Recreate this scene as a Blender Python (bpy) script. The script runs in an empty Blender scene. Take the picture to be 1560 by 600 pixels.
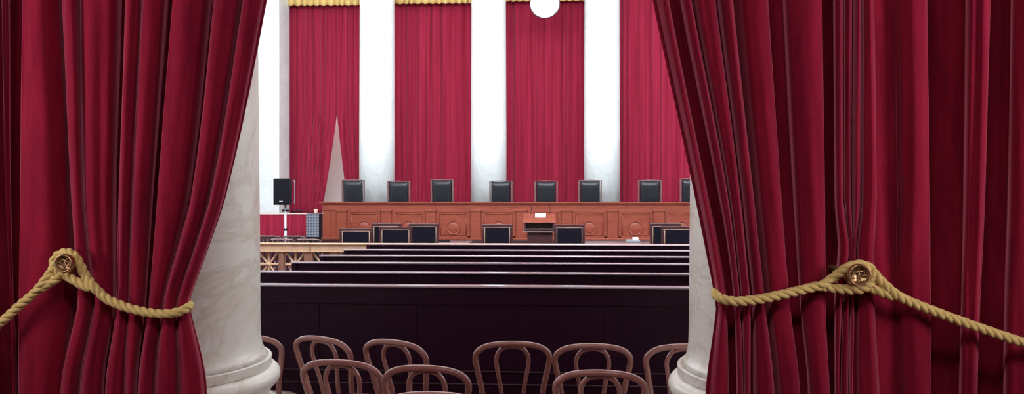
import bpy, bmesh, math, random
from mathutils import Vector, Matrix, Euler
random.seed(7)
PI = math.pi
S = bpy.context.scene
COL = S.collection
# ------------------------------------------------------------------ camera
F = 1213.0                       # focal length in pixels of a 1560 px wide frame
YAW = math.atan((852 - 780) / F)
CAMZ = 1.62
cd = bpy.data.cameras.new('camera')
cd.sensor_width = 36.0
cd.lens = F / 1560 * 36.0
cd.clip_end = 200
cam = bpy.data.objects.new('camera', cd)
cam.location = (0, 0, CAMZ)
cam.rotation_euler = (PI / 2, 0, YAW)
COL.objects.link(cam)
S.camera = cam
# ------------------------------------------------------------------ look, world, lights
S.view_settings.view_transform = 'Standard'
S.view_settings.look = 'None'
S.view_settings.gamma = 1
S.view_settings.use_curve_mapping = False
S.view_settings.exposure = 0.0
w = bpy.data.worlds.new('world'); S.world = w; w.use_nodes = True
w.node_tree.nodes['Background'].inputs[0].default_value = (0.5, 0.45, 0.7, 1)
w.node_tree.nodes['Background'].inputs[1].default_value = 0.10

def area(name, loc, rot, sx, sy, power, color, spread=PI):
    l = bpy.data.lights.new(name, 'AREA'); l.shape = 'RECTANGLE'; l.size = sx; l.size_y = sy
    l.energy = power; l.color = color; l.spread = spread
    o = bpy.data.objects.new(name, l); o.location = loc; o.rotation_euler = rot
    COL.objects.link(o); return o
# ceiling light of the court chamber and added unseen fills
area('court_ceiling_light', (-0.4, 14.0, 8.8), (0, 0, 0), 13, 14, 900, (0.93, 0.97, 1.0))
area('court_back_fill', (-0.4, 8.0, 7.6), (math.radians(66), 0, 0), 13, 2.5, 1600, (0.90, 0.97, 1.0))  # added unseen light, thrown forward to brighten the back columns and drapes
area('court_left_fill', (-8.7, 15.0, 5.6), (0, math.radians(-90), 0), 4.5, 10, 260, (0.85, 0.93, 1.0))  # added light on the solid left wall, no window behind it
area('court_right_fill', (7.9, 15.0, 5.6), (0, math.radians(90), 0), 4.5, 10, 260, (0.85, 0.93, 1.0))  # added mirror of the left one, brightens the pier's inner side
area('drape_gap_fill', (-4.5, 23.9, 6.5), (0, 0, 0), 8, 0.5, 300, (1.0, 0.96, 0.95))  # added behind the drapes to brighten the wall in their gap
# dim hall in front of the curtains
area('hall_ceiling_lamp', (-0.25, -0.6, 4.1), (math.radians(25), 0, 0), 2.6, 0.6, 66, (1.0, 0.88, 0.88))
area('hall_left_fill', (-3.9, 1.0, 2.4), (math.radians(84), 0, math.radians(-46)), 0.5, 1.6, 9.5, (1.0, 0.86, 0.90), math.radians(62))  # added unseen side light, grazes the fold rims of the left curtains
area('hall_right_fill', (3.3, 1.0, 2.4), (math.radians(84), 0, math.radians(46)), 0.5, 1.6, 9.5, (1.0, 0.86, 0.90), math.radians(62))  # same for the right curtains, added to pick out their rims

def P(px, py, Y):
    """world point on the plane y=Y that stands at photo pixel (px,py)"""
    u = (px - 780) / F; v = (300 - py) / F
    dx = -math.sin(YAW) + u * math.cos(YAW); dy = math.cos(YAW) + u * math.sin(YAW)
    t = Y / dy
    return Vector((dx * t, Y, CAMZ + v * t))
def X(px, Y): return P(px, 300, Y).x
def Z(px, py, Y): return P(px, py, Y).z
AX = -0.37                        # the chamber's centre line

# ------------------------------------------------------------------ materials
def new_mat(name):
    m = bpy.data.materials.new(name); m.use_nodes = True
    nt = m.node_tree; b = nt.nodes['Principled BSDF']
    return m, nt, b
def tex_coord(nt, scale=(1, 1, 1)):
    tc = nt.nodes.new('ShaderNodeTexCoord'); mp = nt.nodes.new('ShaderNodeMapping')
    nt.links.new(tc.outputs['Object'], mp.inputs[0]); mp.inputs['Scale'].default_value = scale
    return mp.outputs[0]
def ramp(nt, fac, stops):
    r = nt.nodes.new('ShaderNodeValToRGB')
    els = r.color_ramp.elements
    while len(els) < len(stops): els.new(0.5)
    for e, (p, c) in zip(els, stops): e.position = p; e.color = (*c, 1)
    nt.links.new(fac, r.inputs[0]); return r.outputs[0]
def noise(nt, vec, scale, detail=4, rough=0.5, dist=0.0):
    n = nt.nodes.new('ShaderNodeTexNoise'); n.inputs['Scale'].default_value = scale
    n.inputs['Detail'].default_value = detail; n.inputs['Roughness'].default_value = rough
    n.inputs['Distortion'].default_value = dist
    nt.links.new(vec, n.inputs['Vector']); return n.outputs['Fac']
def bump(nt, b, h, strength, dist=0.01):
    n = nt.nodes.new('ShaderNodeBump'); n.inputs['Strength'].default_value = strength
    n.inputs['Distance'].default_value = dist
    nt.links.new(h, n.inputs['Height']); nt.links.new(n.outputs[0], b.inputs['Normal'])
def setp(b, **k):
    for n, v in k.items():
        n = n.replace('_', ' ')
        b.inputs[n].default_value = v
def plain(name, c, rough=0.5, metal=0.0, var=0.15, scale=8, spec=0.5, coat=0.0):
    m, nt, b = new_mat(name)
    f = noise(nt, tex_coord(nt), scale)
    lo = tuple(x * (1 - var) for x in c); hi = tuple(min(1, x * (1 + var)) for x in c)
    nt.links.new(ramp(nt, f, [(0.3, lo), (0.7, hi)]), b.inputs['Base Color'])
    setp(b, Roughness=rough, Metallic=metal); b.inputs['Specular IOR Level'].default_value = spec
    b.inputs['Coat Weight'].default_value = coat; b.inputs['Coat Roughness'].default_value = 0.15
    return m
def wood(name, c1, c2, rough=0.35, coat=0.3, scale=(1, 1, 6), sc=3.0, spec=0.5):
    m, nt, b = new_mat(name)
    f = noise(nt, tex_coord(nt, scale), sc, 6, 0.6, 1.2)
    nt.links.new(ramp(nt, f, [(0.3, c1), (0.7, c2)]), b.inputs['Base Color'])
    setp(b, Roughness=rough); b.inputs['Specular IOR Level'].default_value = spec
    b.inputs['Coat Weight'].default_value = coat; b.inputs['Coat Roughness'].default_value = 0.12
    return m
def velvet(name, c1, c2, sheen, tint, sr=0.35, vs=(6, 6, 0.8), rough=0.85):
    m, nt, b = new_mat(name)
    f = noise(nt, tex_coord(nt, vs), 3.0, 5, 0.6)
    f2 = noise(nt, tex_coord(nt, (1, 1, 1)), 140.0, 3, 0.7)
    mth = nt.nodes.new('ShaderNodeMath'); mth.operation = 'MULTIPLY_ADD'; mth.inputs[1].default_value = 0.55; mth.inputs[2].default_value = -0.275
    ad = nt.nodes.new('ShaderNodeMath'); ad.operation = 'ADD'
    nt.links.new(f2, mth.inputs[0]); nt.links.new(f, ad.inputs[0]); nt.links.new(mth.outputs[0], ad.inputs[1])
    nt.links.new(ramp(nt, ad.outputs[0], [(0.3, c1), (0.7, c2)]), b.inputs['Base Color'])
    setp(b, Roughness=rough); b.inputs['Specular IOR Level'].default_value = 0.06
    b.inputs['Sheen Weight'].default_value = sheen; b.inputs['Sheen Roughness'].default_value = sr
    b.inputs['Sheen Tint'].default_value = (*tint, 1)
    g = noise(nt, tex_coord(nt, (1, 1, 1)), 350, 2)
    bump(nt, b, g, 0.25, 0.002)
    return m
def marble(name, base, vein, vein2, scale=1.6, amt=0.5, rough=0.3, vz=0.8):
    m, nt, b = new_mat(name)
    v = tex_coord(nt, (1, 1, vz))
    n1 = noise(nt, v, scale, 8, 0.62, 1.6)
    c1 = ramp(nt, n1, [(0.0, base), (0.40, base), (0.475, vein), (0.50, vein2), (0.53, base), (1.0, base)])
    n2 = noise(nt, v, scale * 2.1, 6, 0.6, 0.8)
    c2 = ramp(nt, n2, [(0.35, vein), (0.6, base)])
    mx = nt.nodes.new('ShaderNodeMixRGB'); mx.inputs[0].default_value = amt
    nt.links.new(c1, mx.inputs[1]); nt.links.new(c2, mx.inputs[2])
    nt.links.new(mx.outputs[0], b.inputs['Base Color'])
    setp(b, Roughness=rough)
    return m
M = {}
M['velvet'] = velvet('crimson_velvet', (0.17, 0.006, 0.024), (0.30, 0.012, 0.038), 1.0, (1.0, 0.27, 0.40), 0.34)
M['velvet_far'] = velvet('light_streaked_crimson_drape', (0.21, 0.010, 0.029), (0.37, 0.026, 0.064), 0.7, (1.0, 0.50, 0.62), 0.35, (4, 4, 0.08))  # vertical colour streaks stand in for light catching on the pleats
M['gold_cloth'] = velvet('gold_fringe_cloth', (0.62, 0.42, 0.13), (0.80, 0.60, 0.25), 0.2, (1, 0.9, 0.6))
M['marble_near'] = marble('veined_marble', (0.86, 0.85, 0.79), (0.76, 0.71, 0.62), (0.56, 0.49, 0.38), 1.0, 0.55, 0.3, 1.7)
M['marble_far'] = marble('pale_marble', (0.82, 0.88, 0.89), (0.74, 0.80, 0.81), (0.66, 0.70, 0.70), 1.2, 0.5)
M['white_wall'] = plain('white_plaster', (0.88, 0.90, 0.90), 0.7, var=0.02, scale=1.5)
M['cream_wall'] = plain('cream_plaster', (0.78, 0.72, 0.70), 0.7, var=0.03, scale=1.5)
M['hall_wall'] = plain('hall_plaster', (0.30, 0.24, 0.24), 0.8, var=0.05, scale=2)
M['carpet'] = plain('dark_red_carpet', (0.10, 0.012, 0.02), 0.95, var=0.3, scale=60)
M['ceil'] = plain('ceiling_plaster', (0.55, 0.52, 0.50), 0.8, var=0.05, scale=2)
M['bench'] = wood('red_mahogany', (0.20, 0.038, 0.023), (0.31, 0.072, 0.040), 0.42, 0.06, (0.7, 0.7, 5), 4, 0.3)
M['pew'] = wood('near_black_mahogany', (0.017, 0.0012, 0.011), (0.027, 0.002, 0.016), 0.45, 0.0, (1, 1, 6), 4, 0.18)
M['pew_cap'] = wood('painted_shine_cap', (0.56, 0.43, 0.50), (0.62, 0.48, 0.55), 0.30, 1.0, (1, 2, 2), 2, 1.0)  # pale pink colour paints in the reflection seen on dark mahogany
M['bentwood'] = wood('worn_reddish_bentwood', (0.26, 0.10, 0.09), (0.38, 0.165, 0.14), 0.38, 0.35, (5, 5, 1.5), 5)
M['cane'] = wood('chair_seat_wood', (0.10, 0.045, 0.035), (0.15, 0.07, 0.05), 0.4, 0.2)
M['black_leather'] = plain('black_leather', (0.007, 0.009, 0.015), 0.33, var=0.3, scale=12, spec=0.45, coat=0.0)
M['black_pad'] = plain('black_upholstery', (0.005, 0.004, 0.010), 0.8, var=0.3, scale=12, spec=0.12)
M['dark_wood'] = wood('dark_chair_wood', (0.030, 0.005, 0.010), (0.050, 0.010, 0.016), 0.4, 0.2)
M['brown_wood'] = wood('chair_side_wood', (0.13, 0.075, 0.075), (0.20, 0.12, 0.12), 0.35, 0.4)
M['piping'] = plain('tan_piping', (0.34, 0.22, 0.16), 0.5)
M['bronze'] = plain('gilt_bronze', (0.60, 0.39, 0.25), 0.5, 0.15, 0.12)
M['bronze_dark'] = plain('brown_bronze', (0.30, 0.15, 0.10), 0.45, 0.3, 0.12)
M['brass'] = plain('antique_brass', (0.50, 0.33, 0.17), 0.34, 0.85, 0.2, 30)
M['rope'] = velvet('gold_rope_fibre', (0.62, 0.46, 0.15), (0.82, 0.65, 0.27), 0.4, (1, 0.9, 0.6), 0.4, (20, 20, 20))
M['speaker'] = plain('black_speaker_plastic', (0.006, 0.007, 0.011), 0.6, spec=0.15)
M['grille'] = plain('black_speaker_mesh', (0.009, 0.009, 0.013), 0.85, spec=0.1, var=0.4, scale=60)
M['silver'] = plain('silver_metal', (0.60, 0.63, 0.72), 0.35, 0.6, 0.05)
M['grey_mesh'] = None
M['ledge'] = plain('pale_pink_ledge', (0.62, 0.42, 0.40), 0.6, var=0.04)
M['paper'] = plain('white_paper', (0.9, 0.9, 0.9), 0.6, var=0.03)
M['grey'] = plain('grey_plastic', (0.25, 0.26, 0.30), 0.5)
M['clock_rim'] = plain('dark_clock_rim', (0.12, 0.07, 0.09), 0.35, 0.5)
# lit clock dial
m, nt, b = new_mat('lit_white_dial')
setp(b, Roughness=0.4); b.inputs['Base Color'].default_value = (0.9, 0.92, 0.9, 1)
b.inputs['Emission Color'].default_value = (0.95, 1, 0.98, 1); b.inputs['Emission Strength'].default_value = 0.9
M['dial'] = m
# grey perforated grille with diamonds
m, nt, b = new_mat('grey_perforated_grille')
v = tex_coord(nt, (1, 1, 1)); mp2 = nt.nodes.new('ShaderNodeMapping'); mp2.inputs['Rotation'].default_value = (0, math.radians(45), 0)
nt.links.new(v, mp2.inputs[0])
ck = nt.nodes.new('ShaderNodeTexChecker'); ck.inputs['Scale'].default_value = 24
ck.inputs['Color1'].default_value = (0.20, 0.23, 0.26, 1); ck.inputs['Color2'].default_value = (0.07, 0.08, 0.12, 1)
nt.links.new(mp2.outputs[0], ck.inputs['Vector']); nt.links.new(ck.outputs['Color'], b.inputs['Base Color'])
setp(b, Roughness=0.5)
M['grey_mesh'] = m

# ------------------------------------------------------------------ object helpers
def prop(o, label=None, cat=None, group=None, kind=None):
    if label: o['label'] = label
    if cat: o['category'] = cat
    if group: o['group'] = group
    if kind: o['kind'] = kind
    return o
def obj(name, bm, mat, parent=None, smooth=False, bevel=0.0, loc=None):
    me = bpy.data.meshes.new(name)
    bmesh.ops.recalc_face_normals(bm, faces=bm.faces[:])
    bm.to_mesh(me); bm.free()
    me.materials.append(mat)
    if smooth:
        for p in me.polygons: p.use_smooth = True
    o = bpy.data.objects.new(name, me)
    COL.objects.link(o)
    if parent: o.parent = parent
    if loc is not None: o.location = loc
    if bevel:
        md = o.modifiers.new('bevel', 'BEVEL'); md.width = bevel; md.segments = 2; md.limit_method = 'ANGLE'
    return o
def thing(name, loc, label, cat, group=None, rz=0.0):
    o = bpy.data.objects.new(name, None); o.empty_display_size = 0.1
    o.location = loc; o.rotation_euler = (0, 0, rz)
    COL.objects.link(o); return prop(o, label, cat, group)
def dup(root, loc, rz, label, group=None):
    r = root.copy(); COL.objects.link(r); r.location = loc; r.rotation_euler = (0, 0, rz)
    r['label'] = label
    if group: r['group'] = group
    for ch in list(root.children):
        c = ch.copy(); COL.objects.link(c); c.parent = r
        for g in ch.children:
            d = g.copy(); COL.objects.link(d); d.parent = c
    return r
def box(bm, x0, x1, y0, y1, z0, z1):
    vs = [bm.verts.new((x, y, z)) for z in (z0, z1) for x, y in ((x0, y0), (x1, y0), (x1, y1), (x0, y1))]
    for f in ((3, 2, 1, 0), (4, 5, 6, 7), (0, 1, 5, 4), (1, 2, 6, 5), (2, 3, 7, 6), (3, 0, 4, 7)):
        bm.faces.new([vs[i] for i in f])
    return vs
def B(*boxes):
    bm = bmesh.new()
    for b in boxes: box(bm, *b)
    return bm
def prism(bm, poly, axis, a, c):
    """extrude a polygon of (p,q) along an axis between a and c. axis 'x': (p,q)=(y,z); 'y': (x,z); 'z': (x,y)"""
    def mk(p, q, t): return (t, p, q) if axis == 'x' else (p, t, q) if axis == 'y' else (p, q, t)
    A = [bm.verts.new(mk(p, q, a)) for p, q in poly]; C = [bm.verts.new(mk(p, q, c)) for p, q in poly]
    n = len(poly)
    bm.faces.new(A); bm.faces.new(C[::-1])
    for i in range(n): bm.faces.new([A[i], A[(i + 1) % n], C[(i + 1) % n], C[i]])
    return bm
def lathe(bm, prof, seg=48, c=(0, 0, 0), axis='z'):
    """prof: list of (r,h)"""
    rings = []
    for r, h in prof:
        ring = []
        for i in range(seg):
            a = 2 * PI * i / seg
            p = (r * math.cos(a), r * math.sin(a), h)
            if axis == 'y': p = (p[0], h, p[1])
            if axis == 'x': p = (h, p[0], p[1])
            ring.append(bm.verts.new((p[0] + c[0], p[1] + c[1], p[2] + c[2])))
        rings.append(ring)
    for A, C in zip(rings, rings[1:]):
        for i in range(seg): bm.faces.new([A[i], A[(i + 1) % seg], C[(i + 1) % seg], C[i]])
    if prof[0][0] > 1e-6: bm.faces.new(rings[0][::-1])
    if prof[-1][0] > 1e-6: bm.faces.new(rings[-1])
    return bm
def frames(pts, closed=False):
    n = len(pts); T = []
    for i in range(n):
        if closed: d = pts[(i + 1) % n] - pts[i - 1]
        else: d = pts[min(i + 1, n - 1)] - pts[max(i - 1, 0)]
        T.append(d.normalized())
    ref = Vector((0, 0, 1)) if abs(T[0].z) < 0.9 else Vector((0, 1, 0))
    N = [(ref - T[0] * ref.dot(T[0])).normalized()]
    for i in range(1, n):
        v = N[-1] - T[i] * N[-1].dot(T[i]); N.append(v.normalized())
    return T, N, [t.cross(u) for t, u in zip(T, N)]
def tube(bm, pts, r, seg=8, closed=False, caps=True):
    pts = [Vector(p) for p in pts]; T, N, Bn = frames(pts, closed); n = len(pts)
    rr = r if isinstance(r, (list, tuple)) else [r] * n
    rings = [[bm.verts.new(pts[i] + (N[i] * math.cos(2 * PI * k / seg) + Bn[i] * math.sin(2 * PI * k / seg)) * rr[i]) for k in range(seg)] for i in range(n)]
    for i in range(n if closed else n - 1):
        A = rings[i]; C = rings[(i + 1) % n]
        for k in range(seg): bm.faces.new([A[k], A[(k + 1) % seg], C[(k + 1) % seg], C[k]])
    if caps and not closed:
        bm.faces.new(rings[0][::-1]); bm.faces.new(rings[-1])
    return bm
def cr(pts, sub):
    """Catmull-Rom through points"""
    pts = [Vector(p) for p in pts]; out = []
    for i in range(len(pts) - 1):
        p0 = pts[max(i - 1, 0)]; p1 = pts[i]; p2 = pts[i + 1]; p3 = pts[min(i + 2, len(pts) - 1)]
        for s in range(sub):
            t = s / sub
            out.append(0.5 * ((2 * p1) + (p2 - p0) * t + (2 * p0 - 5 * p1 + 4 * p2 - p3) * t * t + (3 * p1 - p0 - 3 * p2 + p3) * t ** 3))
    out.append(pts[-1]); return out
def interp(xs, ys, x):
    """smooth monotone-ish interpolation with linear ends"""
    if x <= xs[0]: return ys[0]
    if x >= xs[-1]: return ys[-1]
    for i in range(len(xs) - 1):
        if x <= xs[i + 1]:
            h = xs[i + 1] - xs[i]; t = (x - xs[i]) / h
            d = [(ys[j + 1] - ys[j]) / (xs[j + 1] - xs[j]) for j in range(len(xs) - 1)]
            def sl(j):
                if j == 0: return d[0]
                if j == len(xs) - 1: return d[-1]
                return d[i] * 0.85 if d[j - 1] * d[j] <= 0 else 2 * d[j - 1] * d[j] / (d[j - 1] + d[j])
            m0, m1 = sl(i) * h, sl(i + 1) * h
            return (2 * t ** 3 - 3 * t * t + 1) * ys[i] + (t ** 3 - 2 * t * t + t) * m0 + (-2 * t ** 3 + 3 * t * t) * ys[i + 1] + (t ** 3 - t * t) * m1

# ------------------------------------------------------------------ room shell
HX0, HX1 = -4.4, 3.7            # hall side walls
RX0, RX1 = -9.0, 8.26           # chamber side walls
RY1 = 24.4; RH = 9.0; HH = 4.3
def struct(name, bm, mat, bevel=0): return prop(obj(name, bm, mat, bevel=bevel), kind='structure')
struct('floor', B((RX0, RX1, -3.2, RY1, -0.2, 0)), M['carpet'])
struct('ceiling', B((RX0, RX1, 3.2, RY1, RH, RH + 0.2)), M['ceil'])
struct('ceiling_hall', B((HX0, HX1, -3.2, 3.2, HH, HH + 0.2)), M['ceil'])
struct('wall_back', B((RX0, RX1, RY1, RY1 + 0.2, 0, RH)), M['cream_wall'])
struct('wall_left', B((RX0 - 0.2, RX0, 3.2, RY1, 0, RH)), M['white_wall'])
struct('wall_right', B((RX1, RX1 + 0.2, 3.2, RY1, 0, RH)), M['white_wall'])
struct('wall_front', B((RX0, -2.75, 3.2, 3.4, 0, RH), (2.15, RX1, 3.2, 3.4, 0, RH), (-2.75, 2.15, 3.2, 3.4, HH, RH)), M['white_wall'])
struct('wall_hall_left', B((HX0 - 0.2, HX0, -3.2, 3.2, 0, HH)), M['hall_wall'])
struct('wall_hall_right', B((HX1, HX1 + 0.2, -3.2, 3.2, 0, HH)), M['hall_wall'])
struct('wall_hall_back', B((HX0, HX1, -3.4, -3.2, 0, HH)), M['hall_wall'])
# raised platform behind the bench
struct('floor_platform', B((RX0, RX1, 19.6, RY1, 0, 0.74)), M['carpet'])
# corner pier at the left of the far colonnade, front 22.0 back 22.9
px1 = X(425, 22.0)
struct('trim_1', B((px1 - 1.3, px1, 22.0, 22.9, 0.74, RH)), M['marble_far'], 0.02)
struct('trim_2', B((2 * AX - px1, 2 * AX - px1 + 0.9, 22.0, 22.9, 0.74, RH)), M['marble_far'], 0.02)
struct('wall_far_left', B((RX0, px1 - 0.3, 22.3, 22.9, 0.74, RH)), M['white_wall'])

# ------------------------------------------------------------------ columns
def arc(c, r, a0, a1, n=8, sx=1.0):
    return [(c[0] + sx * r * math.cos(math.radians(a0 + (a1 - a0) * i / n)), c[1] + r * math.sin(math.radians(a0 + (a1 - a0) * i / n))) for i in range(n + 1)]
CY = 3.6; CR = 0.485
def near_column(side, label):
    if side < 0:
        t = X(396.5, CY); u = (396.5 - 780) / F
    else:
        t = X(1050, CY); u = (1050 - 780) / F
    ang = math.atan2(X(396.5 if side < 0 else 1050, CY), CY)
    cx = t + side * CR / math.cos(ang)
    root = thing('marble_column', (cx, CY, 0), label, 'column', 'near marble columns framing the opening')
    R = CR
    D = -0.068
    prof = [(R - 0.014, HH + 0.6), (R - 0.012, 2.6), (R, 1.3), (R + 0.001, 1.05), (R + 0.004, 0.955), (R + 0.010, 0.915), (R + 0.022, 0.885), (R + 0.040, 0.866)]
    obj('shaft', lathe(bmesh.new(), prof[::-1], 72), M['marble_near'], root, True)
    base = [(0.30, 0.930), (R + 0.050, 0.932), (R + 0.054, 0.928), (R + 0.054, 0.890), (R + 0.044, 0.888)]
    base += [(R + 0.048 + 0.046 * math.sin(math.radians(a)), 0.840 + 0.046 * math.cos(math.radians(a))) for a in range(12, 169, 12)]
    base += [(R + 0.050, 0.790), (R + 0.052, 0.772), (R + 0.04, 0.768), (R + 0.038, 0.745), (R + 0.045, 0.725), (R + 0.075, 0.712), (R + 0.085, 0.700)]
    base += [(R + 0.075 + 0.065 * math.sin(math.radians(a)), 0.635 + 0.060 * math.cos(math.radians(a))) for a in range(0, 181, 18)]
    base += [(R + 0.05, 0.56), (0.3, 0.56)]
    base = [(r_, h_ + D) for r_, h_ in base]
    ob = obj('base_moulding', lathe(bmesh.new(), base[::-1], 72), M['marble_near'], root, True)
    md = ob.modifiers.new('edge', 'EDGE_SPLIT'); md.split_angle = math.radians(32)
    q = R + 0.14
    obj('plinth', B((-q, q, -q, q, 0.0, 0.495)), M['marble_near'], root, bevel=0.01)
    return root
near_column(-1, 'thick veined marble column on moulded base at the left of the opening')
near_column(1, 'thick veined marble column on moulded base at the right of the opening')

FY = 22.0
for pc, lab in ((574.5, 'pale marble column behind the first two leather chairs, beside the parted drape'),
                (744.5, 'pale marble column at the back, left of the hanging round clock'),
                (917.0, 'pale marble column at the back, right of the hanging round clock')):
    r = 27.2 * FY / F
    root = thing('marble_column', (X(pc, FY), FY, 0.74), lab, 'column', 'far marble columns behind the bench')
    obj('shaft', lathe(bmesh.new(), [(r * 1.0, 0.36), (r * 1.0, 2.5), (r * 0.97, 6.2), (r * 0.96, 7.4)], 48), M['marble_far'], root, True)
    bp = [(r * 1.32, 0), (r * 1.36, 0.06), (r * 1.32, 0.13), (r * 1.2, 0.15), (r * 1.16, 0.22), (r * 1.22, 0.25), (r * 1.22, 0.31), (r * 1.05, 0.36)]
    obj('base_moulding', lathe(bmesh.new(), bp, 48), M['marble_far'], root, True)
    obj('capital', lathe(bmesh.new(), [(r * 0.96, 7.4), (r * 1.05, 7.45), (r * 1.02, 7.55), (r * 1.3, 7.8), (r * 1.35, 7.95), (r * 1.35, 8.26)], 48), M['marble_far'], root, True)

# ------------------------------------------------------------------ near velvet curtains
def make_sheet(rows, closed=False):
    bm = bmesh.new(); V = [[bm.verts.new(p) for p in row] for row in rows]
    for A, C in zip(V, V[1:]):
        for i in range(len(A) - 1): bm.faces.new([A[i], A[i + 1], C[i + 1], C[i]])
    return bm
LV = [-420, 0, 300, 375, 465, 600, 995]
def rim6(r):                       # r at y=0,300,465,600 -> six levels
    m = r[4] if len(r) > 4 else interp([0, 300, 465, 600], list(r[:4]), 375)
    return [r[0] + (r[0] - r[1]) * 1.2, r[0], r[1], m, r[2], r[3], r[3] + (r[3] - r[2]) * 0.35]
def folds(rims, lit, deep, rim_left=True, front=2.78, fr=None, seedn=1):
    """rims: bounds of every fold at the four levels, from the rim side. Returns knots [(xs6, depth6)] in order left->right for rim_left"""
    rnd = random.Random(seedn)
    ks = []
    n = len(rims) - 1
    s = 1 if rim_left else -1
    R = [rim6(r) for r in rims]
    for i in range(n):
        a, b = R[i], R[i + 1]; q = lit[i]; dp = deep[i]; f0 = front + (fr[i] if fr else 0)
        def at(t, extra=0): return [a[k] + (b[k] - a[k]) * t + s * extra for k in range(7)]
        def dd(v): return [f0 + v * c for c in (1.0, 1.0, 1.0, 0.9, 0.75, 0.9, 1.0)]
        ks.append((at(0.0), dd(0.048)))
        ks.append((at(0.05 * q, 0.3), dd(0.018)))
        ks.append((at(0.24 * q), dd(0.0)))
        j = rnd.uniform(-0.006, 0.008)
        ks.append((at(0.50 * q), dd(0.008 + j)))
        ks.append((at(0.78 * q), dd(0.030 - j)))
        ks.append((at(0.94 * q), dd(0.068)))
        if q < 0.9:
            ks.append((at(q + 0.02), dd(dp)))
            ks.append((at(0.55 + q * 0.45), dd(dp * 1.05)))
        ks.append((at(1.0, 3.5), dd(dp)))
    return ks
def curtain(name, knots, mat, label, group, extra_edge=None, nrow=100, ybot=990, wr=0.002, seedn=3):
    rows = []
    for j in range(nrow + 1):
        py = -418 + (ybot + 418) * j / nrow
        pts = []
        for xs, ds in knots:
            x = interp(LV, xs, py); d = interp(LV, ds, py)
            if extra_edge: x, d = extra_edge(x, d, py)
            p = P(x, py, d)
            # level rows: height follows the nominal curtain plane
            p.z = Z(780, py, 2.85)
            pts.append(p)
        row = cr(pts, 6)
        for i, p in enumerate(row):
            a = i * 0.13 + seedn
            p.y += wr * (math.sin(p.z * 3.1 + a * 2.3) + 0.6 * math.sin(p.z * 6.7 - a * 3.9 + 1.3))
        rows.append(row)
    o = obj(name, make_sheet(rows), mat, None, True)
    md = o.modifiers.new('thick', 'SOLIDIFY'); md.thickness = 0.005; md.offset = 1
    return prop(o, label, 'curtain', group)
GC = 'velvet curtains around the opening'
# --- left of the opening, inner curtain (rims on the left side of every fold)
li = [(98, 112, 121, 95), (125, 130, 146, 124), (193, 183, 180, 163), (218, 202, 197, 193), (265, 242, 229, 212), (328, 293, 251, 240), (372, 322, 270, 277), (403, 342, 286, 313)]
kn = folds(li, [0.92, 0.84, 0.95, 0.72, 0.86, 0.9, 0.97], [0.12, 0.17, 0.11, 0.20, 0.16, 0.14, 0.05], True, 2.78, [0.0, 0.01, 0, 0.005, 0, 0.0, 0.01])
kn = kn[:-1] + [(rim6(li[-1]), [2.86] * 7), ([x - 4 for x in rim6(li[-1])], [2.93] * 7), ([x - 16 for x in rim6(li[-1])], [2.97] * 7)]
kn = [([x + 12 for x in rim6(li[0])], [2.93] * 7)] + kn
LEFT_EDGE = kn
curtain('velvet_curtain', kn, M['velvet'], 'crimson velvet curtain drawn in by a gold rope at the left of the opening', GC, seedn=1)
# --- left outer curtain
lo = [(-330, -330, -330, -330), (-265, -262, -262, -265), (-190, -192, -192, -190), (-128, -126, -126, -128), (-62, -62, -62, -64), (3, 8, 15, 20), (34, 31, 29, 28), (100, 114, 118, 104)]
kn = folds(lo, [0.8, 0.7, 0.8, 0.6, 0.5, 0.4, 0.93], [0.14, 0.18, 0.14, 0.2, 0.22, 0.12, 0.17], True, 2.80, [0, 0, 0, 0, 0.02, 0.12, 0.0], 5)
curtain('velvet_curtain', kn, M['velvet'], 'crimson velvet curtain at the far left edge, left of the brass knob', GC, seedn=4)
# --- right of the opening, inner curtain (rims on the right side of every fold)
ri = [(1313, 1311, 1301, 1299, 1303), (1298, 1296, 1294, 1292, 1299), (1284, 1284, 1282, 1278, 1294), (1252, 1257, 1258, 1264), (1170, 1190, 1204, 1219), (1116, 1148, 1166, 1180), (1089, 1128, 1144, 1143), (1052, 1109, 1128, 1132), (1018, 1079, 1107, 1110), (995, 1060, 1092, 1075)]
kn = folds(ri, [0.95, 0.95, 0.45, 0.72, 0.9, 0.86, 0.95, 0.45, 0.9], [0.07, 0.06, 0.2, 0.14, 0.12, 0.12, 0.09, 0.14, 0.05], False, 2.78, [0.02, 0.025, 0.02, 0, 0, 0, 0, 0.01, 0.02])
kn = kn[:-1] + [(rim6(ri[-1]), [2.86] * 7), ([x + 4 for x in rim6(ri[-1])], [2.93] * 7), ([x + 16 for x in rim6(ri[-1])], [2.97] * 7)]
kn = [([x - 10 for x in rim6(ri[0])], [2.93] * 7)] + kn
curtain('velvet_curtain', kn, M['velvet'], 'crimson velvet curtain drawn in by a gold rope at the right of the opening', GC, seedn=7)
# --- right outer curtain
ro = [(1900, 1900, 1900, 1900), (1840, 1838, 1840, 1840), (1765, 1765, 1765, 1768), (1700, 1700, 1700, 1700), (1640, 1640, 1640, 1640), (1578, 1578, 1576, 1576), (1509, 1501, 1493, 1489), (1413, 1416, 1418, 1418), (1331, 1336, 1333, 1340, 1332), (1311, 1309, 1301, 1300, 1301)]
kn = folds(ro, [0.8, 0.7, 0.8, 0.7, 0.75, 0.55, 0.40, 0.62, 0.95], [0.14, 0.18, 0.14, 0.2, 0.16, 0.17, 0.17, 0.06, 0.08], False, 2.80, [0, 0, 0, 0, 0, 0.01, 0, -0.01, -0.015], 9)
curtain('velvet_curtain', kn, M['velvet'], 'crimson velvet curtain at the far right edge, right of the brass knob', GC, seedn=11)

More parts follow.
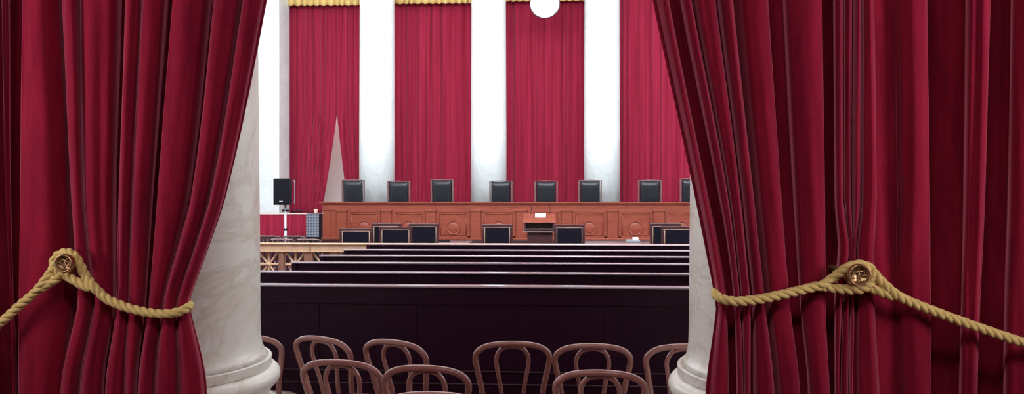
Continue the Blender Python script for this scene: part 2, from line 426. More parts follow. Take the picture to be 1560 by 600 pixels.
# ------------------------------------------------------------------ ropes and knobs
def rope(path, r=0.0165, twist=0.085, label='', group='gold ropes holding back the curtains'):
    bm = bmesh.new()
    pts = [Vector(p) for p in path]
    # resample by length
    L = [0]
    for a, b_ in zip(pts, pts[1:]): L.append(L[-1] + (b_ - a).length)
    n = int(L[-1] / 0.0065); rs = []
    k = 0
    for i in range(n + 1):
        s = L[-1] * i / n
        while k < len(L) - 2 and L[k + 1] < s: k += 1
        t = (s - L[k]) / max(1e-9, L[k + 1] - L[k]); rs.append(pts[k].lerp(pts[k + 1], t))
    T, N, Bn = frames(rs)
    for st in range(3):
        sp = []
        for i, p in enumerate(rs):
            a = 2 * PI * (L[-1] * i / n / twist + st / 3)
            sp.append(p + (N[i] * math.cos(a) + Bn[i] * math.sin(a)) * r * 0.50)
        tube(bm, sp, r * 0.56, 8)
    o = obj('tieback_rope', bm, M['rope'], None, True)
    return prop(o, label, 'rope', group)
def PP(l): return [P(*q) for q in l]
yr = 2.745
rope(cr(PP([(141, 439, yr), (126, 434, yr), (112, 426, yr), (98, 418, yr + 0.01), (86, 412, yr + 0.01), (82, 400, yr + 0.015), (88, 389, yr + 0.015), (102, 384, yr + 0.01), (114, 390, yr), (122, 404, yr), (131, 421, yr), (143, 437, yr - 0.008),
     (152, 446, yr), (166, 457, yr), (190, 467, yr), (216, 474, yr), (244, 478, yr), (268, 476, yr + 0.01), (284, 470, yr + 0.04), (288, 465, yr + 0.10), (283, 463, yr + 0.19), (265, 462, yr + 0.24), (235, 461, yr + 0.25), (190, 455, yr + 0.25), (140, 430, yr + 0.25)]), 10), label='gold twisted rope holding in the curtain at the left of the opening')
rope(cr(PP([(62, 440, yr), (74, 432, yr), (90, 422, yr), (104, 412, yr + 0.035), (108, 401, yr + 0.035), (99, 391, yr + 0.03), (88, 398, yr + 0.02), (76, 417, yr), (61, 437, yr - 0.006),
     (48, 450, yr), (28, 467, yr), (0, 492, yr), (-40, 522, yr), (-90, 545, yr), (-150, 560, yr), (-220, 560, yr), (-300, 545, yr), (-340, 540, yr + 0.1), (-340, 535, yr + 0.25)]), 10), label='gold twisted rope running down to the left frame edge from the brass knob')
rope(cr(PP([(1252, 436, yr), (1270, 439, yr), (1292, 441, yr), (1312, 440, yr), (1326, 432, yr + 0.01), (1331, 420, yr + 0.015), (1325, 408, yr + 0.012), (1308, 403, yr + 0.008), (1290, 408, yr), (1272, 421, yr), (1254, 434, yr - 0.006),
     (1240, 437, yr), (1215, 443, yr), (1185, 450, yr), (1155, 456, yr), (1125, 459, yr), (1106, 457, yr + 0.01), (1094, 452, yr + 0.04), (1090, 446, yr + 0.10), (1096, 443, yr + 0.19), (1115, 443, yr + 0.24), (1150, 442, yr + 0.25), (1210, 435, yr + 0.25), (1280, 425, yr + 0.25)]), 10), label='gold twisted rope holding in the curtain at the right of the opening')
rope(cr(PP([(1366, 452, yr), (1350, 448, yr), (1330, 440, yr + 0.005), (1308, 434, yr + 0.035), (1294, 424, yr + 0.035), (1296, 411, yr + 0.03), (1312, 404, yr + 0.03), (1328, 413, yr + 0.02), (1344, 430, yr), (1366, 449, yr - 0.006),
     (1385, 459, yr), (1420, 473, yr), (1460, 488, yr), (1500, 502, yr), (1560, 522, yr), (1620, 536, yr), (1700, 545, yr), (1790, 540, yr), (1880, 520, yr), (1905, 512, yr + 0.1), (1905, 510, yr + 0.25)]), 10), label='gold twisted rope sloping down to the right frame edge from the brass knob')
def knob(px, py, r, label, rot):
    c = P(px, py, 2.705)
    root = thing('brass_knob', c, label, 'knob', 'brass knobs for the curtain ropes')
    pr = [(0.0, 0.004), (r * 0.72, 0.003), (r * 0.78, -0.002), (r * 0.84, -0.010), (r * 0.93, -0.012), (r * 1.0, -0.004), (r * 1.0, 0.012), (r * 0.85, 0.022), (r * 0.4, 0.028), (0, 0.03)]
    obj('disc', lathe(bmesh.new(), pr, 40, axis='y'), M['brass'], root, True)
    st = obj('stem', lathe(bmesh.new(), [(0.012, 0.02), (0.012, 0.42), (0.03, 0.421), (0.03, 0.44)], 20, axis='y'), M['brass'], root, True)
    bm = bmesh.new()
    R = Matrix.Rotation(rot, 4, 'Y')
    def seg(a, b_, rr): tube(bm, [R @ Vector((a[0] * r, -0.001, a[1] * r)), R @ Vector((b_[0] * r, -0.001, b_[1] * r))], rr, 6)
    seg((0, -0.62), (0, 0.62), 0.0022); seg((-0.6, 0.28), (0.6, 0.34), 0.0026); seg((-0.45, 0.22), (-0.5, -0.2), 0.0012); seg((0.45, 0.26), (0.5, -0.1), 0.0012)
    seg((-0.68, -0.16), (-0.25, -0.24), 0.0024); seg((0.25, -0.1), (0.68, -0.12), 0.0024); seg((-0.35, -0.55), (0.4, -0.48), 0.0026)
    obj('emblem', bm, M['brass'], root, True)
knob(98.5, 401, 0.0325, 'round brass knob with raised emblem at the left curtain ropes', math.radians(28))
knob(1309, 419, 0.0375, 'round brass knob with raised emblem at the right curtain ropes', math.radians(-6))

# ------------------------------------------------------------------ bentwood chairs
CH = 0.862
def make_bentwood(label):
    root = thing('bentwood_chair', (0, 0, 0), label, 'chair', 'bentwood chairs in the opening')
    r = 0.0155
    lean = lambda z: -0.0 - 0.10 * max(0, z - 0.45) / 0.4     # back leans toward the camera as it rises
    half = [(0.176, 0.0, 0.00), (0.168, 0.0, 0.25), (0.155, 0.0, 0.45), (0.163, 0.0, 0.58), (0.186, 0.0, 0.70), (0.1965, 0.0, 0.765), (0.186, 0.0, 0.815), (0.150, 0.0, 0.842), (0.09, 0.0, 0.857), (0.0, 0.0, CH)]
    full = [(-x, z) for x, _, z in half] + [(x, z) for x, _, z in half[::-1]][1:]
    pts = cr([(x, lean(z) + (0.05 * (0.45 - z) / 0.45 * -1 if z < 0.45 else 0), z - r * (1 if z > 0.8 else 0)) for x, z in full], 6)
    obj('back_frame', tube(bmesh.new(), pts, r, 10), M['bentwood'], root, True)
    half = [(0.052, 0.455), (0.062, 0.60), (0.082, 0.72), (0.086, 0.765), (0.076, 0.80), (0.050, 0.828), (0.0, 0.838)]
    full = [(-x, z) for x, z in half] + [(x, z) for x, z in half[::-1]][1:]
    pts = cr([(x, lean(z) + 0.008, z - 0.008) for x, z in full], 6)
    obj('inner_loop', tube(bmesh.new(), pts, 0.0115, 10), M['bentwood'], root, True)
    obj('seat', lathe(bmesh.new(), [(0.0, 0.452), (0.16, 0.450), (0.172, 0.457), (0.20, 0.458), (0.205, 0.448), (0.203, 0.428), (0.19, 0.424), (0.0, 0.426)][::-1], 40, (0, 0.170, -0.018)), M['cane'], root, True)
    for s in (-1, 1):
        obj('leg', tube(bmesh.new(), cr([(s * 0.145, 0.30, 0.43), (s * 0.155, 0.315, 0.22), (s * 0.168, 0.335, 0.0)], 5), [0.0165 - 0.004 * i / 10 for i in range(11)], 10), M['bentwood'], root, True)
    obj('stretcher', tube(bmesh.new(), [(0.152 * math.cos(a), 0.16 + 0.15 * math.sin(a), 0.26) for a in [2 * PI * i / 32 for i in range(32)]], 0.0095, 8, True), M['bentwood'], root, True)
    return root
spots = [(3.67, 523, 551, -10, 'bentwood chair in the middle row, nearest the left column'),
         (4.30, 374, 520, 0, 'bentwood chair mostly hidden behind the left marble column'),
         (4.27, 499, 514, -26, 'turned bentwood chair, first back hoop right of the left column'),
         (4.19, 610, 521, -24, 'turned bentwood chair, second from the left against the dark pew'),
         (4.19, 779, 520, 3, 'bentwood chair standing clear in the middle of the opening'),
         (4.15, 903, 522, 0, 'bentwood chair behind the lone front chair, left of the right column'),
         (4.17, 1041, 521, 4, 'bentwood chair half hidden by the right marble column'),
         (3.57, 651, 558, -6, 'bentwood chair in the middle row, left of the gap in the centre'),
         (3.52, 916, 562, -3, 'bentwood chair in front at the right, before two others'),
         (3.09, 661, 598, -2, 'nearest bentwood chair, only its top edge showing at the bottom frame edge')]
proto = None
for i, (Y, px, py, rz, lab) in enumerate(spots):
    off = 0.10   # the hoop's top leans toward the camera by this much
    loc = (X(px, Y), Y + off, 0)
    if proto is None:
        proto = make_bentwood(lab); proto.location = loc; proto.rotation_euler = (0, 0, math.radians(rz))
    else: dup(proto, loc, math.radians(rz), lab)

# ------------------------------------------------------------------ pews
PEW = [(5.56, 'nearest dark pew, its whole broad back facing the bentwood chairs'),
       (6.53, 'second dark pew from the front chairs, left end hidden by the column'),
       (7.49, 'third dark pew, its left end ending just past the marble column'),
       (8.38, 'fourth dark pew counted from the bentwood chairs'),
       (9.34, 'fifth dark pew, second from the bronze rail'),
       (10.45, 'farthest dark pew, right in front of the bronze rail')]
PZ = 1.0
def make_pew(label, Lx=-2.56, Rx=1.86):
    root = thing('pew', (0, 0, 0), label, 'pew', 'rows of dark wooden pews')
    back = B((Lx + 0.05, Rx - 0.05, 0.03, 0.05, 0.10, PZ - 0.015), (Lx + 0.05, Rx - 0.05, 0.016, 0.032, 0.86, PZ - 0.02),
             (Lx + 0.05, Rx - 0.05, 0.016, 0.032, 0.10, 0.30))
    n = 6
    for i in range(n + 1):
        x = Lx + 0.06 + (Rx - Lx - 0.12 - 0.09) * i / n
        box(back, x, x + 0.09, 0.024, 0.034, 0.30, 0.86)
    obj('backrest', back, M['pew'], root, bevel=0.003)
    mo = bmesh.new()
    for z in (0.392, 0.303): tube(mo, [(Lx + 0.05, 0.014, z), (Rx - 0.05, 0.014, z)], 0.007, 8)
    obj('back_moulding', mo, M['dark_wood'], root, True)
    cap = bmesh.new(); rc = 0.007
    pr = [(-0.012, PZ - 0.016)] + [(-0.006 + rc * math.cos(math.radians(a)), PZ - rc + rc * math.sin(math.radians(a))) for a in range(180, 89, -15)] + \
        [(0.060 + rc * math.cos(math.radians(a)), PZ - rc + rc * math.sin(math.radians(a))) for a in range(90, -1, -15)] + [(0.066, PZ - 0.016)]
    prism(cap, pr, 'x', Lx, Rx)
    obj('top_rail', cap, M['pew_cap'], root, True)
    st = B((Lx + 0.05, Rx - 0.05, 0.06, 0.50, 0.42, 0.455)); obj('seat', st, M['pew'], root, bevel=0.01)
    for x in (Lx, Rx - 0.05):
        e = bmesh.new()
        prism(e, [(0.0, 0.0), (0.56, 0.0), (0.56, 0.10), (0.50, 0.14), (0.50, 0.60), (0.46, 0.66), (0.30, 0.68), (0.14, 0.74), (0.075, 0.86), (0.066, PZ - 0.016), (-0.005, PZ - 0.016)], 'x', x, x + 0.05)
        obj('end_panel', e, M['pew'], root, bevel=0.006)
    return root
pp = None
for Y, lab in PEW:
    if pp is None: pp = make_pew(lab); pp.location = (0, Y, 0)
    else: dup(pp, (0, Y, 0), 0, lab)

# ------------------------------------------------------------------ bronze rail with starred lattice
RY = 11.55; RZ = 0.94
root = thing('bronze_rail', (0, RY, 0), 'low gilt bronze rail with starred lattice panels behind the pews', 'railing')
xl, xr = X(300, RY), X(1100, RY)
rb = B((xl, xr, -0.05, 0.09, RZ - 0.02, RZ), (xl, xr, -0.03, 0.07, RZ - 0.115, RZ - 0.02), (xl, xr, -0.04, 0.08, RZ - 0.13, RZ - 0.112))
obj('top_rail', rb, M['bronze'], root, bevel=0.004)
obj('joint', B((X(474, RY) - 0.006, X(474, RY) + 0.006, -0.052, 0.092, RZ - 0.128, RZ + 0.001)), M['bronze_dark'], root)
obj('bottom_rail', B((xl, xr, -0.03, 0.07, 0.0, 0.10), (xl, xr, -0.02, 0.06, 0.36, 0.41)), M['bronze'], root, bevel=0.004)
x = X(429, RY) - 0.04; pw = X(470, RY) - X(429, RY)
k = -3
while True:
    xc = X(429, RY) + pw * k
    if xc > xr: break
    wpost = 0.065 if k % 2 == 1 else 0.038
    if xc > xl:
        po = obj('post', B((xc - wpost, xc + wpost, -0.02, 0.06, 0.0, RZ - 0.125)), M['bronze_dark'], root, bevel=0.004)
    la = bmesh.new(); x0 = xc + 0.05; x1 = xc + pw - 0.05; z0 = 0.41; z1 = RZ - 0.13; cxm = (x0 + x1) / 2; cz = z1 - 0.19
    ends = [(x0, z1), (x1, z1), (x0, cz - 0.19), (x1, cz - 0.19), (cxm, z1), (cxm, z0), (x0, cz), (x1, cz)]
    if x1 < xr and x0 > xl:
        for ex, ez in ends: tube(la, [(cxm, 0.02, cz), (ex, 0.02, ez)], 0.016, 6)
        box(la, x0, x1, 0.005, 0.035, cz - 0.205, cz - 0.18)
        o = obj('lattice_panel', la, M['bronze'], root)
        obj('rosette', lathe(bmesh.new(), [(0, -0.022), (0.02, -0.02), (0.032, -0.006), (0.036, 0.01), (0.0, 0.012)], 20, (cxm, 0.01, cz), 'y'), M['bronze'], o, True)
    k += 1

# ------------------------------------------------------------------ dark low chairs beyond the rail
def make_low_chair(label):
    root = thing('wooden_armchair', (0, 0, 0), label, 'chair', 'dark wooden chairs behind the bronze rail')
    H = 0.93
    pts = cr([(-0.23, 0.10, H - 0.035), (-0.21, 0.03, H - 0.012), (-0.12, -0.015, H), (0, -0.03, H), (0.12, -0.015, H), (0.21, 0.03, H - 0.012), (0.23, 0.10, H - 0.035)], 6)
    obj('top_rail', tube(bmesh.new(), pts, 0.014, 8), M['brown_wood'], root, True)
    bm = bmesh.new()
    for x_, y_ in ((-0.2, 0.04), (-0.1, 0.0), (0, -0.02), (0.1, 0.0), (0.2, 0.04)): tube(bm, [(x_, y_ + 0.05, 0.44), (x_, y_, H - 0.01)], 0.011, 6)
    obj('spindles', bm, M['dark_wood'], root, True)
    obj('seat', B((-0.23, 0.23, 0.04, 0.48, 0.42, 0.46)), M['dark_wood'], root, bevel=0.012)
    for x_ in (-0.2, 0.2):
        for y_ in (0.07, 0.44): obj('leg', tube(bmesh.new(), [(x_, y_, 0.0), (x_ * 0.95, y_, 0.43)], 0.018, 8), M['dark_wood'], root, True)
    return root
lc = None
for Y, px, lab in ((12.7, 428, 'dark wooden chair behind the rail, under the speaker stand'), (12.7, 469, 'dark wooden chair behind the rail, next to the big wooden bench end'),
                   (13.7, 408, 'dark wooden chair in the back row behind the rail, beside the marble column'), (13.7, 446, 'dark wooden chair in the back row behind the rail, right of the speaker pole')):
    loc = (X(px, Y), Y, 0)
    if lc is None: lc = make_low_chair(lab); lc.location = loc; lc.scale = (0.84, 1, 1)
    else: lc_ = dup(lc, loc, 0, lab); lc_.scale = (0.84, 1, 1)

# ------------------------------------------------------------------ draped stand at the left, speakers
DY = 17.4
xl, xr = X(330, DY), X(486, DY); zt = Z(430, 325, DY)
root = thing('draped_stand', (0, DY, 0), 'low partition hung with pleated red cloth under a pale ledge at the far left', 'partition')
rnd = random.Random(2); row = []; xx = xl; ks = []
while xx < xr - 0.02:
    w_ = rnd.uniform(0.05, 0.12)
    ks += [(xx, 0.0), (xx + w_ * 0.3, -0.025), (xx + w_ * 0.6, -0.02)]; xx += w_
ks.append((xr, 0))
cv = cr([(a, b_, 0) for a, b_ in ks], 3)
rows = [[Vector((p.x, p.y * (0.6 + 0.6 * t), zt - 0.03 - t * (zt - 0.03 - 0.74))) for p in cv] for t in [i / 6 for i in range(7)]]
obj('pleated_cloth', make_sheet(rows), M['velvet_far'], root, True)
obj('ledge', B((xl, xr - 0.03, -0.04, 0.45, zt - 0.022, zt)), M['ledge'], root, bevel=0.008)
obj('inner_board', B((xl, xr, 0.05, 0.09, 0.74, zt - 0.03), (xl, xr, -0.03, 0.09, 0, 0.74)), M['dark_wood'], root)
# things on the ledge
c = P(453, 323, DY + 0.2)
bm = B((-0.11, 0.11, -0.06, 0.06, 0, 0.015)); tube(bm, cr([(-0.10, 0, 0.012), (-0.06, 0, 0.05), (0.03, 0, 0.055), (0.1, 0, 0.03)], 4), 0.02, 8)
prop(obj('desk_telephone', bm, M['speaker'], None, bevel=0.004, loc=(c.x, c.y, zt)), 'small flat dark device lying on the pale ledge under the parted drape', 'device')
c = P(481, 322, DY + 0.2)
prop(obj('paper_cup', lathe(bmesh.new(), [(0.032, 0), (0.045, 0.085), (0.046, 0.09), (0.042, 0.088), (0.03, 0.005), (0, 0.005)], 20), plain('cream_cup', (0.75, 0.6, 0.5)), None, True, loc=(c.x, c.y, zt)), 'small cream cup on the ledge at the end of the wooden bench', 'cup')
# grey perforated floor speaker
GY = 16.6
xa, xb = X(466, GY), X(486.5, GY); z0 = Z(476, 361, GY); z1 = Z(476, 325.5, GY); xm = (xa + xb) / 2; hw = (xb - xa) / 2
root = thing('floor_loudspeaker', (xm, GY, 0), 'tall grey perforated loudspeaker standing at the left end of the bench', 'speaker')
obj('grille', B((-hw + 0.008, hw - 0.008, -0.016, 0.0, z0, z1 - 0.01)), M['grey_mesh'], root, bevel=0.004)
obj('cabinet', B((-hw, hw, 0, 0.24, z0 - 0.02, z1)), M['speaker'], root, bevel=0.01)
obj('stand', B((-hw + 0.02, hw - 0.02, 0.02, 0.2, 0.03, z0 - 0.02), (-hw, hw, -0.03, 0.26, 0, 0.03)), M['speaker'], root, bevel=0.006)
# speaker on a pole
SY = 15.6
sx = X(428.5, SY)
root = thing('tripod_stand', (sx + 0.04, SY + 0.13, 0), 'silver pole speaker stand on the far left, carrying the black speaker', 'stand')
zb = Z(428, 312, SY)
obj('pole', lathe(bmesh.new(), [(0.026, 0.12), (0.026, 0.98), (0.020, 0.99), (0.020, zb + 0.0)], 20), M['silver'], root, True)
obj('collar', lathe(bmesh.new(), [(0.026, Z(430, 352, SY)), (0.04, Z(430, 352, SY) + 0.005), (0.04, Z(430, 348, SY)), (0.026, Z(430, 348, SY) + 0.005)], 20), M['speaker'], root, True)
zk = Z(430, 321, SY)
obj('height_knob', tube(bmesh.new(), [(-0.07, 0, zk), (0.07, 0, zk)], 0.022, 12), M['speaker'], root, True)
for a in (90, 210, 330):
    ca, sa = math.cos(math.radians(a)), math.sin(math.radians(a))
    bm = bmesh.new(); tube(bm, [(ca * 0.03, sa * 0.03, 0.62), (ca * 0.48, sa * 0.48, 0.012)], 0.012, 8); tube(bm, [(ca * 0.02, sa * 0.02, 0.16), (ca * 0.26, sa * 0.26, 0.30)], 0.008, 8)
    obj('leg', bm, M['speaker'], root, True)
wd = (X(441, SY) - X(416, SY)); ht = Z(428, 271.5, SY) - zb
root = thing('loudspeaker', (sx, SY, zb), 'black loudspeaker mounted on the silver pole at the far left', 'speaker')
obj('cabinet', prism(bmesh.new(), [(-wd / 2, 0), (wd / 2, 0), (wd / 2 - 0.04, 0.28), (-wd / 2 + 0.04, 0.28)], 'z', 0, ht), M['speaker'], root, bevel=0.012)
obj('grille', B((-wd / 2 + 0.02, wd / 2 - 0.02, -0.015, 0.0, 0.03, ht - 0.03)), M['grille'], root, bevel=0.006)
obj('badge', B((-0.035, 0.035, -0.02, -0.015, 0.06, 0.08)), M['silver'], root)
cab = bmesh.new(); tube(cab, cr([(0.12, 0.27, ht * 0.9), (0.17, 0.26, ht * 0.93), (0.185, 0.25, ht * 0.8), (0.185, 0.25, 0.2), (0.18, 0.25, 0.02)], 8), 0.008, 6)
obj('cable', cab, M['grey'], root, True)

# ------------------------------------------------------------------ the long bench
BY = 19.2
bl, brr = X(487, BY), 2 * AX - X(487, BY)
ztop = Z(800, 307.5, BY); zpl = Z(800, 363.5, BY)
root = thing('judges_bench', (0, BY, 0), 'long raised reddish wooden bench with round medallions on its panels', 'bench')
obj('bench_top', B((bl, brr, -0.06, 0.75, ztop - 0.035, ztop), (bl + 0.03, brr - 0.03, -0.03, 0.7, ztop - 0.065, ztop - 0.035)), M['bench'], root, bevel=0.008)
obj('frieze', B((bl + 0.07, brr - 0.07, 0.0, 0.35, zpl - 0.03, ztop - 0.065), (bl + 0.05, brr - 0.05, -0.02, 0.0, ztop - 0.20, ztop - 0.185)), M['bench'], root, bevel=0.004)
obj('plinth', B((bl + 0.04, brr - 0.04, -0.06, 0.35, 0, zpl - 0.03), (bl + 0.02, brr - 0.02, -0.09, 0.0, 0, zpl - 0.12)), M['dark_wood'], root, bevel=0.01)
obj('base_moulding', B((bl + 0.05, brr - 0.05, -0.05, 0.0, zpl - 0.03, zpl + 0.02)), M['bench'], root, bevel=0.012)
sp = 69.3 / F * BY
zc = Z(800, 347, BY); zpt = ztop - 0.20; zpb = zpl + 0.02
for k in range(-4, 5):
    cx = AX + k * sp
    bm = bmesh.new()
    hw = 0.40; o1 = 0.045
    # frame strips
    box(bm, cx - hw, cx + hw, -0.022, 0.0, zpt - 0.06, zpt - 0.0); box(bm, cx - hw, cx - hw + o1 * 1.2, -0.022, 0, zpb, zpt - 0.06); box(bm, cx + hw - o1 * 1.2, cx + hw, -0.022, 0, zpb, zpt - 0.06)
    box(bm, cx - hw, cx + hw, -0.022, 0, zpb, zpb + 0.045)
    p_ = obj('panel_frame', bm, M['bench'], root, bevel=0.005)
    bm = bmesh.new()
    a, b_ = cx - hw + 0.085, cx + hw - 0.085; c0, c1 = zpb + 0.07, zpt - 0.095
    tube(bm, [(a, -0.005, c0), (b_, -0.005, c0), ], 0.013, 8); tube(bm, [(a, -0.005, c1), (b_, -0.005, c1)], 0.013, 8)
    tube(bm, [(a, -0.005, c0), (a, -0.005, c1)], 0.013, 8); tube(bm, [(b_, -0.005, c0), (b_, -0.005, c1)], 0.013, 8)
    obj('inner_moulding', bm, M['bench'], p_, True)
    me = lathe(bmesh.new(), [(0.0, -0.028), (0.08, -0.024), (0.13, -0.012), (0.146, -0.004), (0.152, -0.022), (0.165, -0.028), (0.178, -0.02), (0.182, 0.0)], 40, (cx, 0, zc), 'y')
    obj('medallion', me, M['bench'], p_, True)
for k in range(-5, 5):
    cx = AX + (k + 0.5) * sp
    pl = obj('pilaster', B((cx - 0.115, cx + 0.115, -0.045, 0.0, zpb, zpt - 0.03)), M['bench'], root, bevel=0.005)
    obj('pilaster_cap', B((cx - 0.135, cx + 0.135, -0.062, 0.0, zpt - 0.03, zpt + 0.005), (cx - 0.125, cx + 0.125, -0.055, 0, zpt - 0.06, zpt - 0.042)), M['bench'], pl, bevel=0.004)
for s in (bl + 0.09, brr - 0.27):
    obj('end_panel', B((s, s + 0.18, -0.02, 0, zpb, zpt - 0.02)), M['bench'], root, bevel=0.008)

# ------------------------------------------------------------------ leather chairs behind the bench
def make_leather(label, w=0.57, H=1.30):
    root = thing('leather_chair', (0, 0, 0), label, 'chair', 'tall black leather chairs behind the bench')
    n = 14
    # padded back: sheet bulging, closed solid
    bm = bmesh.new(); G = []
    for sgn in (-1, 1):
        rows = []
        for j in range(n + 1):
            z = 0.50 + (H - 0.50) * j / n; rw = []
            for i in range(n + 1):
                u = -1 + 2 * i / n; v = -1 + 2 * j / n
                bul = (1 - u ** 6) * (1 - v ** 8)
                topdip = -0.012 * (1 - u * u) * max(0, v) ** 6
                rw.append(bm.verts.new((u * (w / 2 - 0.035), 0.04 + sgn * (0.025 + 0.045 * bul) + (z - 0.5) * -0.06, z + topdip)))
            rows.append(rw)
        for A, C in zip(rows, rows[1:]):
            for i in range(n): bm.faces.new([A[i], A[i + 1], C[i + 1], C[i]])
        G.append(rows)
    a, b_ = G
    for i in range(n):
        bm.faces.new([a[0][i], a[0][i + 1], b_[0][i + 1], b_[0][i]]); bm.faces.new([a[n][i], a[n][i + 1], b_[n][i + 1], b_[n][i]])
        bm.faces.new([a[i][0], a[i + 1][0], b_[i + 1][0], b_[i][0]]); bm.faces.new([a[i][n], a[i + 1][n], b_[i + 1][n], b_[i][n]])
    obj('backrest', bm, M['black_leather'], root, True)
    for s in (-1, 1):
        bm = bmesh.new(); prism(bm, [(0.03, 0.3), (0.10, 0.3), (0.065, H + 0.004), (-0.035, H + 0.004)], 'x', s * (w / 2) - 0.018, s * (w / 2) + 0.018)
        obj('side_post', bm, M['brown_wood'], root, bevel=0.006)
        ar = B((s * (w / 2 + 0.01) - 0.03, s * (w / 2 + 0.01) + 0.03, -0.46, 0.04, 0.64, 0.69), (s * (w / 2 + 0.01) - 0.02, s * (w / 2 + 0.01) + 0.02, -0.44, -0.39, 0.44, 0.64))
        obj('armrest', ar, M['black_leather'], root, bevel=0.015)
    obj('top_rail', prism(bmesh.new(), [(-w / 2 - 0.02, H), (w / 2 + 0.02, H), (w / 2 + 0.02, H + 0.015), (0, H + 0.03), (-w / 2 - 0.02, H + 0.015)], 'y', -0.035, 0.07), M['brown_wood'], root, bevel=0.006)
    obj('seat', B((-w / 2, w / 2, -0.50, 0.06, 0.38, 0.50)), M['black_leather'], root, bevel=0.03)
    obj('pedestal', lathe(bmesh.new(), [(0.03, 0.10), (0.03, 0.38)], 16, (0, -0.2, 0)), M['dark_wood'], root, True)
    for k in range(5):
        a = 2 * PI * k / 5 + 0.3
        obj('base_leg', tube(bmesh.new(), [(0, -0.2, 0.11), (0.28 * math.cos(a), -0.2 + 0.28 * math.sin(a), 0.03)], 0.022, 8), M['dark_wood'], root, True)
    return root
LYc = 20.75
LC = [(538, 273, 5, 'leftmost black leather chair, a bright shine down its right side, under the parted drape'),
      (607.5, 275, 2, 'second black leather chair from the left, overlapping the edge of a pale column'),
      (673.5, 272.5, -2, 'third black leather chair from the left, against plain red drape'),
      (763, 274.5, 0, 'black leather chair before the pale column left of the clock'),
      (832, 274.5, 0, 'middle black leather chair directly below the round clock, above the lectern'),
      (899, 273.5, 0, 'black leather chair before the pale column right of the clock'),
      (990, 273.5, -1, 'black leather chair against red drape at the right, fully visible'),
      (1054, 271, -4, 'black leather chair at the right, cut off by the near column')]
lp = None
for px, py, rz, lab in LC:
    top = Z(px, py, LYc)
    # seat height of every chair differs a little; the chairs face the room
    loc = (X(px, LYc), LYc, 0.74 + (top - 0.74 - 1.33))
    if lp is None: lp = make_leather(lab); lp.location = loc; lp.rotation_euler = (0, 0, math.radians(rz))
    else: dup(lp, loc, math.radians(rz), lab)

# ------------------------------------------------------------------ far drapes
def far_drape(top_l, top_r, bot_l, bot_r, ytop, ybot, Y, seedn, label, n_tap=None, pleat=(5, 19), Yb=0.0, mid=None):
    """pixel borders at top and bottom; folds fan between them"""
    rnd = random.Random(seedn)
    ks = []; t = 0.0; width = top_r - top_l
    while t < 1.0:
        w_ = rnd.uniform(*pleat) / width
        am = rnd.uniform(0.5, 1.2)
        if t + w_ > 0.98: w_ = 1.0 - t
        am = am if rnd.random() < 0.35 else am * 0.4; ks += [(t, 0.06 * am), (t + w_ * 0.08, -0.02 * am), (t + w_ * 0.30, -0.03 * am), (t + w_ * 0.70, -0.005), (t + w_ * 0.9, 0.02)]
        t += w_
    ks.append((1.0, 0.06))
    rows = []
    for j in range(31):
        s = j / 30
        e = s if mid is None else mid(s)
        py = ytop + (ybot - ytop) * s
        l_ = top_l + (bot_l - top_l) * e; r_ = top_r + (bot_r - top_r) * e
        pts = []
        for tt, d in ks:
            p = P(l_ + (r_ - l_) * tt, 300, Y + d); p.z = Z(780, py, Y)
            pts.append(p)
        rows.append(cr(pts, 3))
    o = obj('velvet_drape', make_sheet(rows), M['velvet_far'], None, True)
    o.modifiers.new('thick', 'SOLIDIFY').thickness = 0.01
    return prop(o, label, 'curtain', 'red drapes between the far columns')
CYF = 23.1
pw_ = lambda a: (lambda s: max(0.0, (s - a) / (1 - a)) ** 1.15)
far_drape(426, 513.5, 432, 489, -150, 330, CYF, 11, 'red drape swept left, left half of the parted pair beside the speaker', mid=pw_(0.66), pleat=(7, 12))
far_drape(513, 560, 531, 560, -150, 320, CYF, 12, 'narrow red drape, right half of the parted pair behind a leather chair', mid=pw_(0.66), pleat=(7, 13))
far_drape(588, 730, 588, 730, -150, 320, CYF, 13, 'straight red drape between the first and second pale columns')
far_drape(758, 905, 758, 905, -150, 320, CYF, 14, 'straight red drape behind the round clock')
far_drape(930, 1100, 930, 1100, -150, 320, CYF, 15, 'straight red drape right of the third pale column')
def valance(l_, r_, yb_l, yb_r, seedn, label):
    rnd = random.Random(seedn); Y = CYF - 0.30; ks = []; t = l_
    while t < r_:
        w_ = rnd.uniform(7, 13); ks += [(t, 0.03, 0.0), (t + w_ * 0.15, -0.01, 0.3), (t + w_ * 0.5, -0.05, 1.0), (t + w_ * 0.85, -0.01, 0.3)]; t += w_
    rows = []
    for j in range(7):
        s = j / 6; pts = []
        for tt, d, dr in ks:
            p = P(tt, 300, Y + d); yb = yb_l + (yb_r - yb_l) * (tt - l_) / (r_ - l_)
            zb_ = Z(tt, yb - 1.2 + 2.2 * dr, Y)
            p.z = zb_ + (1 - s) * 0.75; pts.append(p)
        rows.append(cr(pts, 3))
    o = obj('gold_valance', make_sheet(rows), M['gold_cloth'], None, True)
    o.modifiers.new('thick', 'SOLIDIFY').thickness = 0.01
    return prop(o, label, 'valance', 'gold valances over the far drapes')
valance(428, 560, 9, 8, 1, 'gold gathered valance above the parted red drapes')
valance(590, 730, 6, 5, 2, 'gold gathered valance over the drape left of the round clock')
valance(758, 905, 2.5, 1, 3, 'gold gathered valance partly covered by the round clock')

